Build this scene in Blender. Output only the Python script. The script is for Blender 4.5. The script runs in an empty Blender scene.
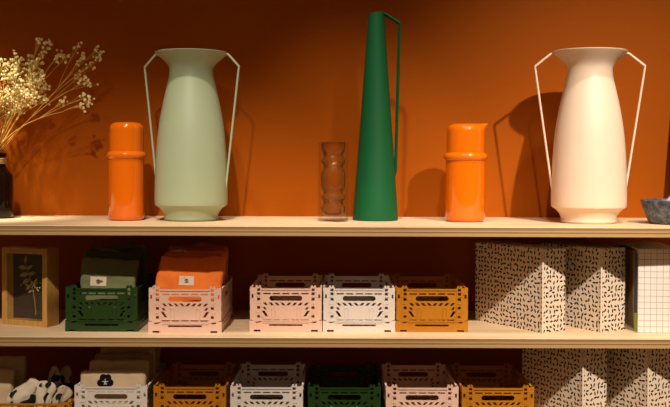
import bpy, bmesh, math, random
from mathutils import Vector, Matrix, noise
from mathutils.bvhtree import BVHTree

PI = math.pi
SC = bpy.context.scene
COL = SC.collection
R = math.radians

# ------------------------------------------------------------------ survey of the place (metres)
F = 1010.0                      # focal length in pixels of the 670 x 407 frame
ZC = 1.55                       # camera height above the floor
FRONT, WALL = 2.303, 2.733      # front edge of the shelves, face of the back wall
TH = 0.0222                     # shelf thickness
S1, S2, S3 = ZC - 0.1477, ZC - 0.4024, ZC - 0.630   # shelf tops

def X(px, y): return (px - 332.0) * y / F
def Z(px, py, y): return ZC - (py - 162.0 - 0.0043 * (px - 335.0)) * y / F

# ------------------------------------------------------------------ materials
def new_mat(name):
    m = bpy.data.materials.new(name); m.use_nodes = True
    nt = m.node_tree
    return m, nt, nt.nodes['Principled BSDF'], nt.nodes['Material Output']

def N(nt, typ, **kw):
    n = nt.nodes.new(typ)
    for k, v in kw.items():
        if k.startswith('i_'):
            n.inputs[k[2:].replace('_', ' ')].default_value = v
        else:
            setattr(n, k, v)
    return n

def ramp(nt, stops, interp='LINEAR'):
    n = nt.nodes.new('ShaderNodeValToRGB')
    cr = n.color_ramp; cr.interpolation = interp
    while len(cr.elements) < len(stops): cr.elements.new(0.5)
    for e, (p, c) in zip(cr.elements, stops):
        e.position = p; e.color = (*c, 1) if len(c) == 3 else c
    return n

def simple(name, col, rough=0.5, bump=0.0, bscale=200, var=0.06, vscale=6, spec=0.5, coat=0.0, sheen=0.0):
    m, nt, b, out = new_mat(name)
    tc = N(nt, 'ShaderNodeTexCoord')
    no = N(nt, 'ShaderNodeTexNoise'); no.inputs['Scale'].default_value = vscale; no.inputs['Detail'].default_value = 4
    nt.links.new(tc.outputs['Object'], no.inputs['Vector'])
    lo = tuple(c * (1 - var) for c in col); hi = tuple(min(1, c * (1 + var)) for c in col)
    rp = ramp(nt, [(0.3, lo), (0.7, hi)])
    nt.links.new(no.outputs['Fac'], rp.inputs['Fac']); nt.links.new(rp.outputs['Color'], b.inputs['Base Color'])
    b.inputs['Roughness'].default_value = rough
    b.inputs['Specular IOR Level'].default_value = spec
    b.inputs['Coat Weight'].default_value = coat
    b.inputs['Sheen Weight'].default_value = sheen
    if bump:
        n2 = N(nt, 'ShaderNodeTexNoise'); n2.inputs['Scale'].default_value = bscale; n2.inputs['Detail'].default_value = 3
        nt.links.new(tc.outputs['Object'], n2.inputs['Vector'])
        bp = N(nt, 'ShaderNodeBump'); bp.inputs['Strength'].default_value = bump; bp.inputs['Distance'].default_value = 0.001
        nt.links.new(n2.outputs['Fac'], bp.inputs['Height']); nt.links.new(bp.outputs['Normal'], b.inputs['Normal'])
    return m

def cloth(name, col, weave=900, var=0.12, sheen=0.15):
    m, nt, b, out = new_mat(name)
    tc = N(nt, 'ShaderNodeTexCoord')
    w1 = N(nt, 'ShaderNodeTexWave', bands_direction='X'); w1.inputs['Scale'].default_value = weave / 6
    w2 = N(nt, 'ShaderNodeTexWave', bands_direction='Z'); w2.inputs['Scale'].default_value = weave / 6
    no = N(nt, 'ShaderNodeTexNoise'); no.inputs['Scale'].default_value = 25; no.inputs['Detail'].default_value = 6
    for w in (w1, w2, no): nt.links.new(tc.outputs['Object'], w.inputs['Vector'])
    ad = N(nt, 'ShaderNodeMath', operation='ADD')
    nt.links.new(w1.outputs['Fac'], ad.inputs[0]); nt.links.new(w2.outputs['Fac'], ad.inputs[1])
    bp = N(nt, 'ShaderNodeBump'); bp.inputs['Strength'].default_value = 0.25; bp.inputs['Distance'].default_value = 0.0006
    nt.links.new(ad.outputs[0], bp.inputs['Height']); nt.links.new(bp.outputs['Normal'], b.inputs['Normal'])
    rp = ramp(nt, [(0.3, tuple(c * (1 - var) for c in col)), (0.7, tuple(c * (1 + var) for c in col))])
    nt.links.new(no.outputs['Fac'], rp.inputs['Fac']); nt.links.new(rp.outputs['Color'], b.inputs['Base Color'])
    b.inputs['Roughness'].default_value = 0.9; b.inputs['Sheen Weight'].default_value = sheen
    b.inputs['Specular IOR Level'].default_value = 0.2
    return m

def clear_glass(name, tint, refl_rough=0.02, fres=1.45):
    m, nt, b, out = new_mat(name)
    nt.nodes.remove(b)
    tr = N(nt, 'ShaderNodeBsdfTransparent'); tr.inputs['Color'].default_value = (*tint, 1)
    gl = N(nt, 'ShaderNodeBsdfGlossy'); gl.inputs['Roughness'].default_value = refl_rough
    lw = N(nt, 'ShaderNodeLayerWeight'); lw.inputs['Blend'].default_value = 0.5
    pw = N(nt, 'ShaderNodeMath', operation='POWER'); nt.links.new(lw.outputs['Facing'], pw.inputs[0]); pw.inputs[1].default_value = 4.0
    fr = N(nt, 'ShaderNodeMath', operation='MULTIPLY_ADD'); nt.links.new(pw.outputs[0], fr.inputs[0])
    fr.inputs[1].default_value = 0.35 * (fres - 1) / 0.45; fr.inputs[2].default_value = 0.035 * (fres - 1) / 0.45
    mx = N(nt, 'ShaderNodeMixShader')
    nt.links.new(fr.outputs[0], mx.inputs[0]); nt.links.new(tr.outputs[0], mx.inputs[1]); nt.links.new(gl.outputs[0], mx.inputs[2])
    nt.links.new(mx.outputs[0], out.inputs['Surface'])
    return m

def amber(name):
    """stained glass wall: mostly see-through amber, part of the light scattered in the glass, thin sheen"""
    m, nt, b, out = new_mat(name)
    b.inputs['Base Color'].default_value = (0.50, 0.145, 0.004, 1)
    b.inputs['Roughness'].default_value = 0.07
    b.inputs['Specular IOR Level'].default_value = 1.0
    tr = N(nt, 'ShaderNodeBsdfTransparent'); 
    lw = N(nt, 'ShaderNodeLayerWeight'); lw.inputs['Blend'].default_value = 0.5      # longer path through the wall at its rim
    cr = ramp(nt, [(0.05, (0.74, 0.36, 0.07)), (0.55, (0.12, 0.025, 0.003))])
    nt.links.new(lw.outputs['Facing'], cr.inputs['Fac']); nt.links.new(cr.outputs['Color'], tr.inputs['Color'])
    mx = N(nt, 'ShaderNodeMixShader'); mx.inputs[0].default_value = 0.36
    nt.links.new(tr.outputs[0], mx.inputs[1]); nt.links.new(b.outputs[0], mx.inputs[2])
    nt.links.new(mx.outputs[0], out.inputs['Surface'])
    return m

def plywood(name):
    m, nt, b, out = new_mat(name)
    tc = N(nt, 'ShaderNodeTexCoord'); ge = N(nt, 'ShaderNodeNewGeometry')
    # face veneer: pale birch, grain along X
    mp = N(nt, 'ShaderNodeMapping'); mp.inputs['Scale'].default_value = (1.2, 22, 22)
    nt.links.new(tc.outputs['Object'], mp.inputs['Vector'])
    no = N(nt, 'ShaderNodeTexNoise'); no.inputs['Scale'].default_value = 3; no.inputs['Detail'].default_value = 8; no.inputs['Distortion'].default_value = 0.6
    nt.links.new(mp.outputs[0], no.inputs['Vector'])
    face = ramp(nt, [(0.25, (0.62, 0.43, 0.235)), (0.5, (0.77, 0.57, 0.35)), (0.75, (0.83, 0.65, 0.43))])
    nt.links.new(no.outputs['Fac'], face.inputs['Fac'])
    # edge plies: bands over the thickness
    sep = N(nt, 'ShaderNodeSeparateXYZ'); nt.links.new(tc.outputs['Object'], sep.inputs[0])
    mp2 = N(nt, 'ShaderNodeMapping'); mp2.inputs['Scale'].default_value = (9, 60, 60)
    nt.links.new(tc.outputs['Object'], mp2.inputs['Vector'])
    n2 = N(nt, 'ShaderNodeTexNoise'); n2.inputs['Scale'].default_value = 2.5; n2.inputs['Detail'].default_value = 5
    nt.links.new(mp2.outputs[0], n2.inputs['Vector'])
    d = N(nt, 'ShaderNodeMath', operation='DIVIDE'); nt.links.new(sep.outputs['Z'], d.inputs[0]); d.inputs[1].default_value = -TH
    ms = N(nt, 'ShaderNodeMath', operation='MULTIPLY_ADD'); nt.links.new(n2.outputs['Fac'], ms.inputs[0])
    ms.inputs[1].default_value = 0.05; nt.links.new(d.outputs[0], ms.inputs[2])
    P_, Q_, G_ = (0.44, 0.27, 0.11), (0.29, 0.15, 0.05), (0.10, 0.036, 0.010)
    edge = ramp(nt, [(0.0, (0.70, 0.52, 0.31)), (0.07, (0.62, 0.44, 0.24)), (0.12, G_), (0.17, Q_), (0.34, Q_), (0.38, P_), (0.52, P_),
                     (0.57, G_), (0.63, Q_), (0.70, P_), (0.94, P_), (1.0, Q_)])
    nt.links.new(ms.outputs[0], edge.inputs['Fac'])
    sn = N(nt, 'ShaderNodeSeparateXYZ'); nt.links.new(ge.outputs['True Normal'], sn.inputs[0])
    ab = N(nt, 'ShaderNodeMath', operation='ABSOLUTE'); nt.links.new(sn.outputs['Z'], ab.inputs[0])
    gt = N(nt, 'ShaderNodeMath', operation='GREATER_THAN'); nt.links.new(ab.outputs[0], gt.inputs[0]); gt.inputs[1].default_value = 0.6
    mx = N(nt, 'ShaderNodeMix', data_type='RGBA')
    nt.links.new(gt.outputs[0], mx.inputs['Factor']); nt.links.new(edge.outputs['Color'], mx.inputs['A']); nt.links.new(face.outputs['Color'], mx.inputs['B'])
    nt.links.new(mx.outputs['Result'], b.inputs['Base Color'])
    b.inputs['Roughness'].default_value = 0.55
    return m

def oak(name, col):
    m, nt, b, out = new_mat(name)
    tc = N(nt, 'ShaderNodeTexCoord'); mp = N(nt, 'ShaderNodeMapping'); mp.inputs['Scale'].default_value = (90, 90, 7)
    nt.links.new(tc.outputs['Object'], mp.inputs['Vector'])
    no = N(nt, 'ShaderNodeTexNoise'); no.inputs['Scale'].default_value = 3; no.inputs['Detail'].default_value = 6
    nt.links.new(mp.outputs[0], no.inputs['Vector'])
    rp = ramp(nt, [(0.3, tuple(c * .72 for c in col)), (0.7, tuple(c * 1.12 for c in col))])
    nt.links.new(no.outputs['Fac'], rp.inputs['Fac']); nt.links.new(rp.outputs['Color'], b.inputs['Base Color'])
    b.inputs['Roughness'].default_value = 0.5
    return m

def speckle(name, paper, ink):
    m, nt, b, out = new_mat(name)
    uv = N(nt, 'ShaderNodeUVMap')
    vo = N(nt, 'ShaderNodeTexVoronoi', voronoi_dimensions='2D', feature='F1')
    vo.inputs['Scale'].default_value = 86; vo.inputs['Randomness'].default_value = 0.5
    nt.links.new(uv.outputs[0], vo.inputs['Vector'])
    sub = N(nt, 'ShaderNodeVectorMath', operation='SUBTRACT')
    nt.links.new(uv.outputs[0], sub.inputs[0]); nt.links.new(vo.outputs['Position'], sub.inputs[1])
    sc = N(nt, 'ShaderNodeSeparateColor'); nt.links.new(vo.outputs['Color'], sc.inputs[0])
    an = N(nt, 'ShaderNodeMath', operation='MULTIPLY'); nt.links.new(sc.outputs[0], an.inputs[0]); an.inputs[1].default_value = 2 * PI
    ro = N(nt, 'ShaderNodeVectorRotate', rotation_type='Z_AXIS')
    nt.links.new(sub.outputs[0], ro.inputs['Vector']); nt.links.new(an.outputs[0], ro.inputs['Angle'])
    ml = N(nt, 'ShaderNodeVectorMath', operation='MULTIPLY'); ml.inputs[1].default_value = (1 / 0.0053, 1 / 0.0025, 0)
    nt.links.new(ro.outputs[0], ml.inputs[0])
    ln = N(nt, 'ShaderNodeVectorMath', operation='LENGTH'); nt.links.new(ml.outputs[0], ln.inputs[0])
    rp = ramp(nt, [(0.85, ink), (1.0, paper)])
    nt.links.new(ln.outputs['Value'], rp.inputs['Fac']); nt.links.new(rp.outputs['Color'], b.inputs['Base Color'])
    b.inputs['Roughness'].default_value = 0.7; b.inputs['Specular IOR Level'].default_value = 0.12
    return m

def grid_paper(name, paper, ink, step):
    m, nt, b, out = new_mat(name)
    uv = N(nt, 'ShaderNodeUVMap'); sp = N(nt, 'ShaderNodeSeparateXYZ'); nt.links.new(uv.outputs[0], sp.inputs[0])
    ls = []
    for ax in ('X', 'Y'):
        dv = N(nt, 'ShaderNodeMath', operation='DIVIDE'); nt.links.new(sp.outputs[ax], dv.inputs[0]); dv.inputs[1].default_value = step
        fr = N(nt, 'ShaderNodeMath', operation='FRACT'); nt.links.new(dv.outputs[0], fr.inputs[0])
        lt = N(nt, 'ShaderNodeMath', operation='LESS_THAN'); nt.links.new(fr.outputs[0], lt.inputs[0]); lt.inputs[1].default_value = 0.10
        ls.append(lt)
    mxm = N(nt, 'ShaderNodeMath', operation='MAXIMUM')
    nt.links.new(ls[0].outputs[0], mxm.inputs[0]); nt.links.new(ls[1].outputs[0], mxm.inputs[1])
    mx = N(nt, 'ShaderNodeMix', data_type='RGBA'); nt.links.new(mxm.outputs[0], mx.inputs['Factor'])
    mx.inputs['A'].default_value = (*paper, 1); mx.inputs['B'].default_value = (*ink, 1)
    nt.links.new(mx.outputs['Result'], b.inputs['Base Color']); b.inputs['Roughness'].default_value = 0.75
    return m

def blotch(name, light, dark, scale, thr):
    m, nt, b, out = new_mat(name)
    tc = N(nt, 'ShaderNodeTexCoord'); no = N(nt, 'ShaderNodeTexNoise')
    no.inputs['Scale'].default_value = scale; no.inputs['Detail'].default_value = 1; no.inputs['Distortion'].default_value = 0.4
    nt.links.new(tc.outputs['Object'], no.inputs['Vector'])
    rp = ramp(nt, [(thr, light), (thr + 0.02, dark)])
    nt.links.new(no.outputs['Fac'], rp.inputs['Fac']); nt.links.new(rp.outputs['Color'], b.inputs['Base Color'])
    b.inputs['Roughness'].default_value = 0.9; b.inputs['Specular IOR Level'].default_value = 0.08
    return m

def stone(name):
    m, nt, b, out = new_mat(name)
    tc = N(nt, 'ShaderNodeTexCoord')
    n1 = N(nt, 'ShaderNodeTexNoise'); n1.inputs['Scale'].default_value = 70; n1.inputs['Detail'].default_value = 8; n1.inputs['Roughness'].default_value = 0.75
    n2 = N(nt, 'ShaderNodeTexNoise'); n2.inputs['Scale'].default_value = 14; n2.inputs['Detail'].default_value = 3
    for n in (n1, n2): nt.links.new(tc.outputs['Object'], n.inputs['Vector'])
    r1 = ramp(nt, [(0.36, (0.008, 0.010, 0.016)), (0.5, (0.055, 0.070, 0.105)), (0.66, (0.19, 0.20, 0.26))])
    r2 = ramp(nt, [(0.55, (0, 0, 0)), (0.75, (1, 1, 1))])
    nt.links.new(n1.outputs['Fac'], r1.inputs['Fac']); nt.links.new(n2.outputs['Fac'], r2.inputs['Fac'])
    mx = N(nt, 'ShaderNodeMix', data_type='RGBA'); nt.links.new(r2.outputs['Color'], mx.inputs['Factor'])
    nt.links.new(r1.outputs['Color'], mx.inputs['A']); mx.inputs['B'].default_value = (0.26, 0.20, 0.16, 1)
    nt.links.new(mx.outputs['Result'], b.inputs['Base Color']); b.inputs['Roughness'].default_value = 0.45
    bp = N(nt, 'ShaderNodeBump'); bp.inputs['Strength'].default_value = 0.3; bp.inputs['Distance'].default_value = 0.001
    nt.links.new(n1.outputs['Fac'], bp.inputs['Height']); nt.links.new(bp.outputs['Normal'], b.inputs['Normal'])
    return m

M = {
    'wall': simple('burnt orange wall paint', (0.37, 0.079, 0.0004), 0.65, 0.05, 240, 0.05, 2.0, spec=0.1),
    'floor': simple('grey concrete', (0.16, 0.15, 0.14), 0.8, 0.2, 60),
    'ply': plywood('birch plywood'),
    'oak': oak('oak wood', (0.56, 0.305, 0.075)),
    'sage': simple('sage powder coat', (0.36, 0.42, 0.272), 0.5, 0.06, 900, 0.03),
    'cream': simple('cream powder coat', (0.75, 0.582, 0.445), 0.5, 0.06, 900, 0.03),
    'bottle_green': simple('green powder coat', (0.003, 0.100, 0.030), 0.55, 0.06, 900, 0.04, spec=0.3),
    'orange': simple('orange enamel', (0.72, 0.138, 0.001), 0.085, 0, 1, 0.03, coat=0.3),
    'pink_plastic': simple('pale pink plastic', (0.78, 0.51, 0.40), 0.45, 0.03, 500, 0.02),
    'white_plastic': simple('off white plastic', (0.71, 0.63, 0.585), 0.45, 0.03, 500, 0.02),
    'mustard_plastic': simple('mustard plastic', (0.46, 0.168, 0.004), 0.45, 0.03, 500, 0.02),
    'green_plastic': simple('dark green plastic', (0.011, 0.040, 0.003), 0.4, 0.03, 500, 0.02),
    'speckle': speckle('speckled card', (0.72, 0.58, 0.45), (0.012, 0.010, 0.010)),
    'card_plain': simple('plain paper edge', (0.72, 0.58, 0.46), 0.8),
    'card_inside': simple('grey card lining', (0.35, 0.27, 0.19), 0.85),
    'grid': grid_paper('grid card', (0.81, 0.70, 0.65), (0.42, 0.34, 0.31), 0.0145),
    'bag_green': cloth('grey green cotton', (0.16, 0.165, 0.075)),
    'bag_dark': cloth('dark olive cotton', (0.06, 0.062, 0.028)),
    'bag_orange': cloth('orange cotton', (0.82, 0.19, 0.028)),
    'bag_rust': cloth('rust cotton', (0.55, 0.12, 0.025)),
    'canvas': cloth('natural canvas', (0.58, 0.43, 0.27)),
    'canvas_dark': cloth('brown canvas', (0.36, 0.23, 0.11)),
    'patch': simple('woven label', (0.70, 0.58, 0.42), 0.85),
    'ink': simple('dark ink print', (0.006, 0.006, 0.012), 0.8, spec=0.1),
    'brown_ink': simple('brown ink print', (0.16, 0.08, 0.04), 0.8),
    'cow': blotch('blotched cloth', (0.62, 0.52, 0.40), (0.015, 0.014, 0.014), 30, 0.53),
    'cow_dark': blotch('dense blotched cloth', (0.46, 0.36, 0.24), (0.014, 0.014, 0.015), 45, 0.52),
    'amber_glass': amber('amber glass'),
    'clear_glass': clear_glass('clear glass', (0.97, 0.97, 0.95)),
    'pane': clear_glass('picture glass', (0.95, 0.95, 0.95), 0.03, 1.3),
    'bottle': simple('dark brown bottle glass', (0.006, 0.002, 0.001), 0.05, 0, 1, 0.02, spec=0.35),
    'twine': simple('jute twine', (0.42, 0.26, 0.10), 0.9, 0.5, 800),
    'straw': simple('dry stem', (0.66, 0.40, 0.07), 0.8),
    'blossom': simple('dry blossom', (0.95, 0.80, 0.40), 0.85, 0, 1, 0.12, 60),
    'backing': simple('dark felt backing', (0.055, 0.03, 0.018), 0.95),
    'dry_leaf': simple('dry leaf', (0.40, 0.29, 0.11), 0.85),
    'stone': stone('blue grey stone'),
    'pale_stone': simple('pale grey stone', (0.50, 0.50, 0.52), 0.5, 0.1, 300, 0.1, 40),
    'folder_brown': simple('kraft folder', (0.42, 0.26, 0.13), 0.85),
    'folder_blue': simple('slate blue folder', (0.055, 0.085, 0.12), 0.7),
    'folder_green': simple('lime green folder', (0.30, 0.38, 0.05), 0.7),
    'paper': simple('white paper', (0.75, 0.66, 0.55), 0.85),
}

# ------------------------------------------------------------------ object helpers
def obj(name, bm, mat, parent=None, smooth=None, loc=None, rot=None):
    me = bpy.data.meshes.new(name)
    bmesh.ops.recalc_face_normals(bm, faces=bm.faces)
    bm.to_mesh(me); bm.free()
    return wrap(name, me, mat, parent, smooth, loc, rot)

def wrap(name, me, mat, parent=None, smooth=None, loc=None, rot=None):
    me.name = name
    me.materials.clear()
    for m in (mat if isinstance(mat, (list, tuple)) else [mat]): me.materials.append(m)
    if smooth:
        me.polygons.foreach_set('use_smooth', [True] * len(me.polygons))
        me.set_sharp_from_angle(angle=R(smooth))
    o = bpy.data.objects.new(name, me); COL.objects.link(o)
    if parent: o.parent = parent
    if loc: o.location = loc
    if rot: o.rotation_euler = rot
    return o

def tag(o, label, cat, group=None):
    o['label'] = label; o['category'] = cat
    if group: o['group'] = group
    return o

def thing(name, label, cat, loc=(0, 0, 0), rz=0.0, group=None):
    o = bpy.data.objects.new(name, None); COL.objects.link(o)
    o.empty_display_size = 0.02
    o.location = loc; o.rotation_euler = (0, 0, rz)
    return tag(o, label, cat, group)

def dup_tree(o, parent=None, mat=None):
    c = o.copy(); COL.objects.link(c)
    if parent: c.parent = parent
    if mat and c.type == 'MESH':
        key = (o.data.name, mat.name)
        if key not in MESHES:
            me = o.data.copy(); me.materials.clear(); me.materials.append(mat); MESHES[key] = me
        c.data = MESHES[key]
    for ch in list(o.children): dup_tree(ch, c, mat)
    return c
MESHES = {}

def add_box(bm, c, s, rot=None):
    mtx = Matrix.Translation(c)
    if rot is not None: mtx = mtx @ rot
    mtx = mtx @ Matrix.Diagonal((*s, 1))
    return bmesh.ops.create_cube(bm, size=1.0, matrix=mtx)['verts']

def bevel_all(bm, w, seg=2):
    bmesh.ops.bevel(bm, geom=list(bm.edges), offset=w, segments=seg, affect='EDGES', profile=0.5)

def add_lathe(bm, prof, seg=64, c=(0, 0, 0)):
    rings = []
    for r, z in prof:
        if r < 1e-6: rings.append([bm.verts.new((c[0], c[1], c[2] + z))])
        else: rings.append([bm.verts.new((c[0] + r * math.cos(2 * PI * k / seg), c[1] + r * math.sin(2 * PI * k / seg), c[2] + z)) for k in range(seg)])
    for a, b in zip(rings, rings[1:]):
        for k in range(seg):
            k2 = (k + 1) % seg
            if len(a) == 1 and len(b) == 1: continue
            if len(a) == 1: bm.faces.new((a[0], b[k2], b[k]))
            elif len(b) == 1: bm.faces.new((a[k], a[k2], b[0]))
            else: bm.faces.new((a[k], a[k2], b[k2], b[k]))
    return rings

def spline_profile(pts, n=5):
    out = []
    P = [Vector(p) for p in pts]
    for i in range(len(P) - 1):
        p0, p1, p2, p3 = P[max(i - 1, 0)], P[i], P[i + 1], P[min(i + 2, len(P) - 1)]
        for k in range(n):
            t = k / n
            out.append(tuple(0.5 * ((2 * p1) + (p2 - p0) * t + (2 * p0 - 5 * p1 + 4 * p2 - p3) * t * t + (3 * p1 - p0 - 3 * p2 + p3) * t ** 3)))
    out.append(tuple(P[-1]))
    return out

def add_tube(bm, pts, rad, seg=8, up=None, flat=1.0, closed=False):
    P = [Vector(p) for p in pts]
    n = len(P)
    rads = rad if isinstance(rad, (list, tuple)) else [rad] * n
    rings = []; prev = None
    for i in range(n):
        a = P[i - 1] if (i > 0 or closed) else P[i]
        b = P[(i + 1) % n] if (i < n - 1 or closed) else P[i]
        t = (b - a).normalized()
        ref = Vector(up) if up else (prev if prev is not None else (Vector((0, 1, 0)) if abs(t.y) < 0.9 else Vector((1, 0, 0))))
        u = (ref - t * ref.dot(t)).normalized(); v = t.cross(u); prev = u
        mit = 1.0
        if 0 < i < n - 1:
            ang = (P[i] - P[i - 1]).angle(P[i + 1] - P[i], 0.0); mit = 1 / max(0.5, math.cos(ang / 2))
        rings.append([bm.verts.new(P[i] + u * rads[i] * math.cos(2 * PI * k / seg) * flat + v * rads[i] * mit * math.sin(2 * PI * k / seg)) for k in range(seg)])
    m = n if closed else n - 1
    for i in range(m):
        A, B = rings[i], rings[(i + 1) % n]
        for k in range(seg):
            bm.faces.new((A[k], A[(k + 1) % seg], B[(k + 1) % seg], B[k]))
    if not closed:
        bm.faces.new(rings[0]); bm.faces.new(rings[-1])

def plate(loops, thick):
    """flat plate in local XZ with holes, thickness along Y (centred); returns a mesh"""
    cu = bpy.data.curves.new('plate', 'CURVE'); cu.dimensions = '2D'; cu.fill_mode = 'BOTH'
    cu.extrude = thick / 2
    for lp in loops:
        s = cu.splines.new('POLY'); s.points.add(len(lp) - 1)
        for p, (x, y) in zip(s.points, lp): p.co = (x, y, 0, 1)
        s.use_cyclic_u = True
    o = bpy.data.objects.new('plate', cu)
    me = bpy.data.meshes.new_from_object(o)
    bpy.data.objects.remove(o); bpy.data.curves.remove(cu)
    me.transform(Matrix.Rotation(PI / 2, 4, 'X'))
    return me

def bm_plate(bm, loops, thick, mtx=Matrix.Identity(4)):
    me = plate(loops, thick); me.transform(mtx)
    bm.from_mesh(me); bpy.data.meshes.remove(me)

def rect(cx, cz, w, h): return [(cx - w / 2, cz - h / 2), (cx + w / 2, cz - h / 2), (cx + w / 2, cz + h / 2), (cx - w / 2, cz + h / 2)]
def pill(cx, cz, w, h, ang=0.0, n=5):
    r = min(w, h) / 2; pts = []
    ex, ez = w / 2 - r, h / 2 - r
    for (sx, sz, a0) in ((1, 1, 0), (-1, 1, PI / 2), (-1, -1, PI), (1, -1, 1.5 * PI)):
        for k in range(n):
            a = a0 + k / (n - 1) * PI / 2
            pts.append((sx * ex + r * math.cos(a), sz * ez + r * math.sin(a)))
    c, s = math.cos(ang), math.sin(ang)
    return [(cx + x * c - z * s, cz + x * s + z * c) for x, z in pts]
def slant(cx, cz, w, h, sh):   # parallelogram slot
    return [(cx - w / 2 - sh, cz - h / 2), (cx + w / 2 - sh, cz - h / 2), (cx + w / 2 + sh, cz + h / 2), (cx - w / 2 + sh, cz + h / 2)]

def soft_box(w, t, h, r, cuts=14, amp=0.002, seed=0, freq=18, folds=(), bend=0.0, rx=None, rz=None):
    """cloth-like rounded block; origin at the middle of its underside"""
    bm = bmesh.new(); bmesh.ops.create_cube(bm, size=1.0)
    bmesh.ops.subdivide_edges(bm, edges=list(bm.edges), cuts=cuts, use_grid_fill=True)
    hx, hy, hz = w / 2, t / 2, h / 2; off = Vector((seed * 3.1, seed * 1.7, seed * 0.9))
    rr = Vector((min(rx or r, hx), min(r, hy), min(rz or r, hz)))
    for v in bm.verts:
        q = Vector((v.co.x * w, v.co.y * t, v.co.z * h))
        c = Vector([max(-H_ + a, min(H_ - a, x)) for x, H_, a in zip(q, (hx, hy, hz), rr)])
        d = Vector([(x - y) / a for x, y, a in zip(q, c, rr)])
        if d.length > 1.0: d.normalize()
        q = c + Vector([x * a for x, a in zip(d, rr)])
        q += noise.noise_vector(q * freq * 3.3 + off * 2) * amp * 0.55
        q += noise.noise_vector(q * freq + off) * amp * Vector((1, 1, 1)).length
        for (fz, fa) in folds:
            g = math.exp(-((q.z + hz - fz * h) / 0.004) ** 2)
            q.y += -math.copysign(1, q.y) * fa * g * (abs(q.y) / hy)
        q.y += bend * ((q.z / hz) ** 2)
        v.co = q + Vector((0, 0, hz))
    return bm

def drape_shape(host, loops, off=0.0006):
    """lay flat polygons (local x,z) on the front (-y) of host's mesh"""
    b0 = bmesh.new(); b0.from_mesh(host.data); tree = BVHTree.FromBMesh(b0)
    bm = bmesh.new()
    for lp in loops:
        vs = []
        for x, z in lp:
            hit = tree.ray_cast(Vector((x, -0.5, z)), Vector((0, 1, 0)))
            y = hit[0].y if hit[0] is not None else 0.0
            vs.append(bm.verts.new((x, y - off, z)))
        bm.faces.new(vs)
    b0.free()
    ext = bmesh.ops.extrude_face_region(bm, geom=list(bm.faces))
    for v in ext['geom']:
        if isinstance(v, bmesh.types.BMVert): v.co.y += off * 0.8
    return bm

def ell(cx, cz, a, b, ang=0.0, n=16):
    c, s = math.cos(ang), math.sin(ang)
    return [(cx + a * math.cos(t) * c - b * math.sin(t) * s, cz + a * math.cos(t) * s + b * math.sin(t) * c) for t in [2 * PI * k / n for k in range(n)]]

# ------------------------------------------------------------------ the room
def structure(name, c, s, mat):
    bm = bmesh.new(); add_box(bm, c, s); o = obj(name, bm, mat); o['kind'] = 'structure'; return o
structure('wall_back', (0, WALL + 0.06, 1.65), (6.4, 0.12, 3.3), M['wall'])
structure('floor', (0, 0.6, -0.05), (6.4, 5.2, 0.1), M['floor'])

def shelf(z, label):
    bm = bmesh.new()
    x0, x1 = -1.45, 1.45
    add_box(bm, ((x0 + x1) / 2, (WALL - FRONT) / 2, -TH / 2), (x1 - x0, WALL - FRONT, TH))
    bevel_all(bm, 0.0008, 2)
    o = obj('shelf_board', bm, M['ply'], loc=(0, FRONT, z))
    return tag(o, label, 'shelf', 'plywood shelf boards on the orange wall')
shelf(S1, 'top plywood shelf board carrying the vases, carafes and tall green pitcher')
shelf(S2, 'middle plywood shelf board under the framed sprig and the upper row of crates')
shelf(S3, 'lowest plywood shelf board under the bottom row of crates')

# ------------------------------------------------------------------ the two-handled vases
VASE = [(0.0, 0.0), (0.0620, 0.0), (0.0655, 0.0012), (0.0675, 0.0045), (0.0665, 0.009), (0.0668, 0.013), (0.0705, 0.022), (0.0775, 0.031), (0.0898, 0.0395), (0.0905, 0.044),
        (0.0908, 0.06), (0.0902, 0.105), (0.0872, 0.17), (0.0815, 0.232), (0.071, 0.294), (0.0578, 0.352), (0.0545, 0.372),
        (0.0555, 0.386), (0.0625, 0.397), (0.0755, 0.409), (0.0885, 0.4205), (0.0905, 0.4235)]
def vase(name, label, loc, rz, mat, s=1.0, hk=0.122, sz=0.991):
    t = thing(name, label, 'vase', loc, rz)
    prof = VASE[:9] + spline_profile(VASE[9:], 4)
    inner = [(max(r - 0.0022, 0.0), z + 0.001) for r, z in reversed(prof) if z > 0.006] + [(0.0, 0.008)]
    bm = bmesh.new(); add_lathe(bm, [(r * s, z * s * sz) for r, z in prof + inner], 96)
    obj('body', bm, mat, t, 38)
    for sg in (-1, 1):
        bm = bmesh.new()
        pts = [(0.086 * sg, 0, 0.4195), (0.094 * sg, 0, 0.4185), (hk * sg, 0, 0.388), ((hk - 0.001) * sg, 0, 0.378), (0.0905 * sg, 0, 0.094), (0.0885 * sg, 0, 0.082)]
        add_tube(bm, [(p[0] * s, p[1] * s, p[2] * s * sz) for p in pts], 0.0028, 10, up=(0, 1, 0), flat=1.25)
        obj('handle', bm, mat, t, 50)
    return t
yv = 2.535
vase('handled_vase', 'sage green two-handled metal vase on the top shelf beside an orange carafe', (X(191.3, yv), yv, S1), R(-9), M['sage'])
yv = 2.50
vase('handled_vase', 'cream two-handled metal vase on the top shelf, largest pale vase by the stone mortar', (X(589, yv), yv, S1), R(-5), M['cream'], 1.008, 0.1325)

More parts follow.
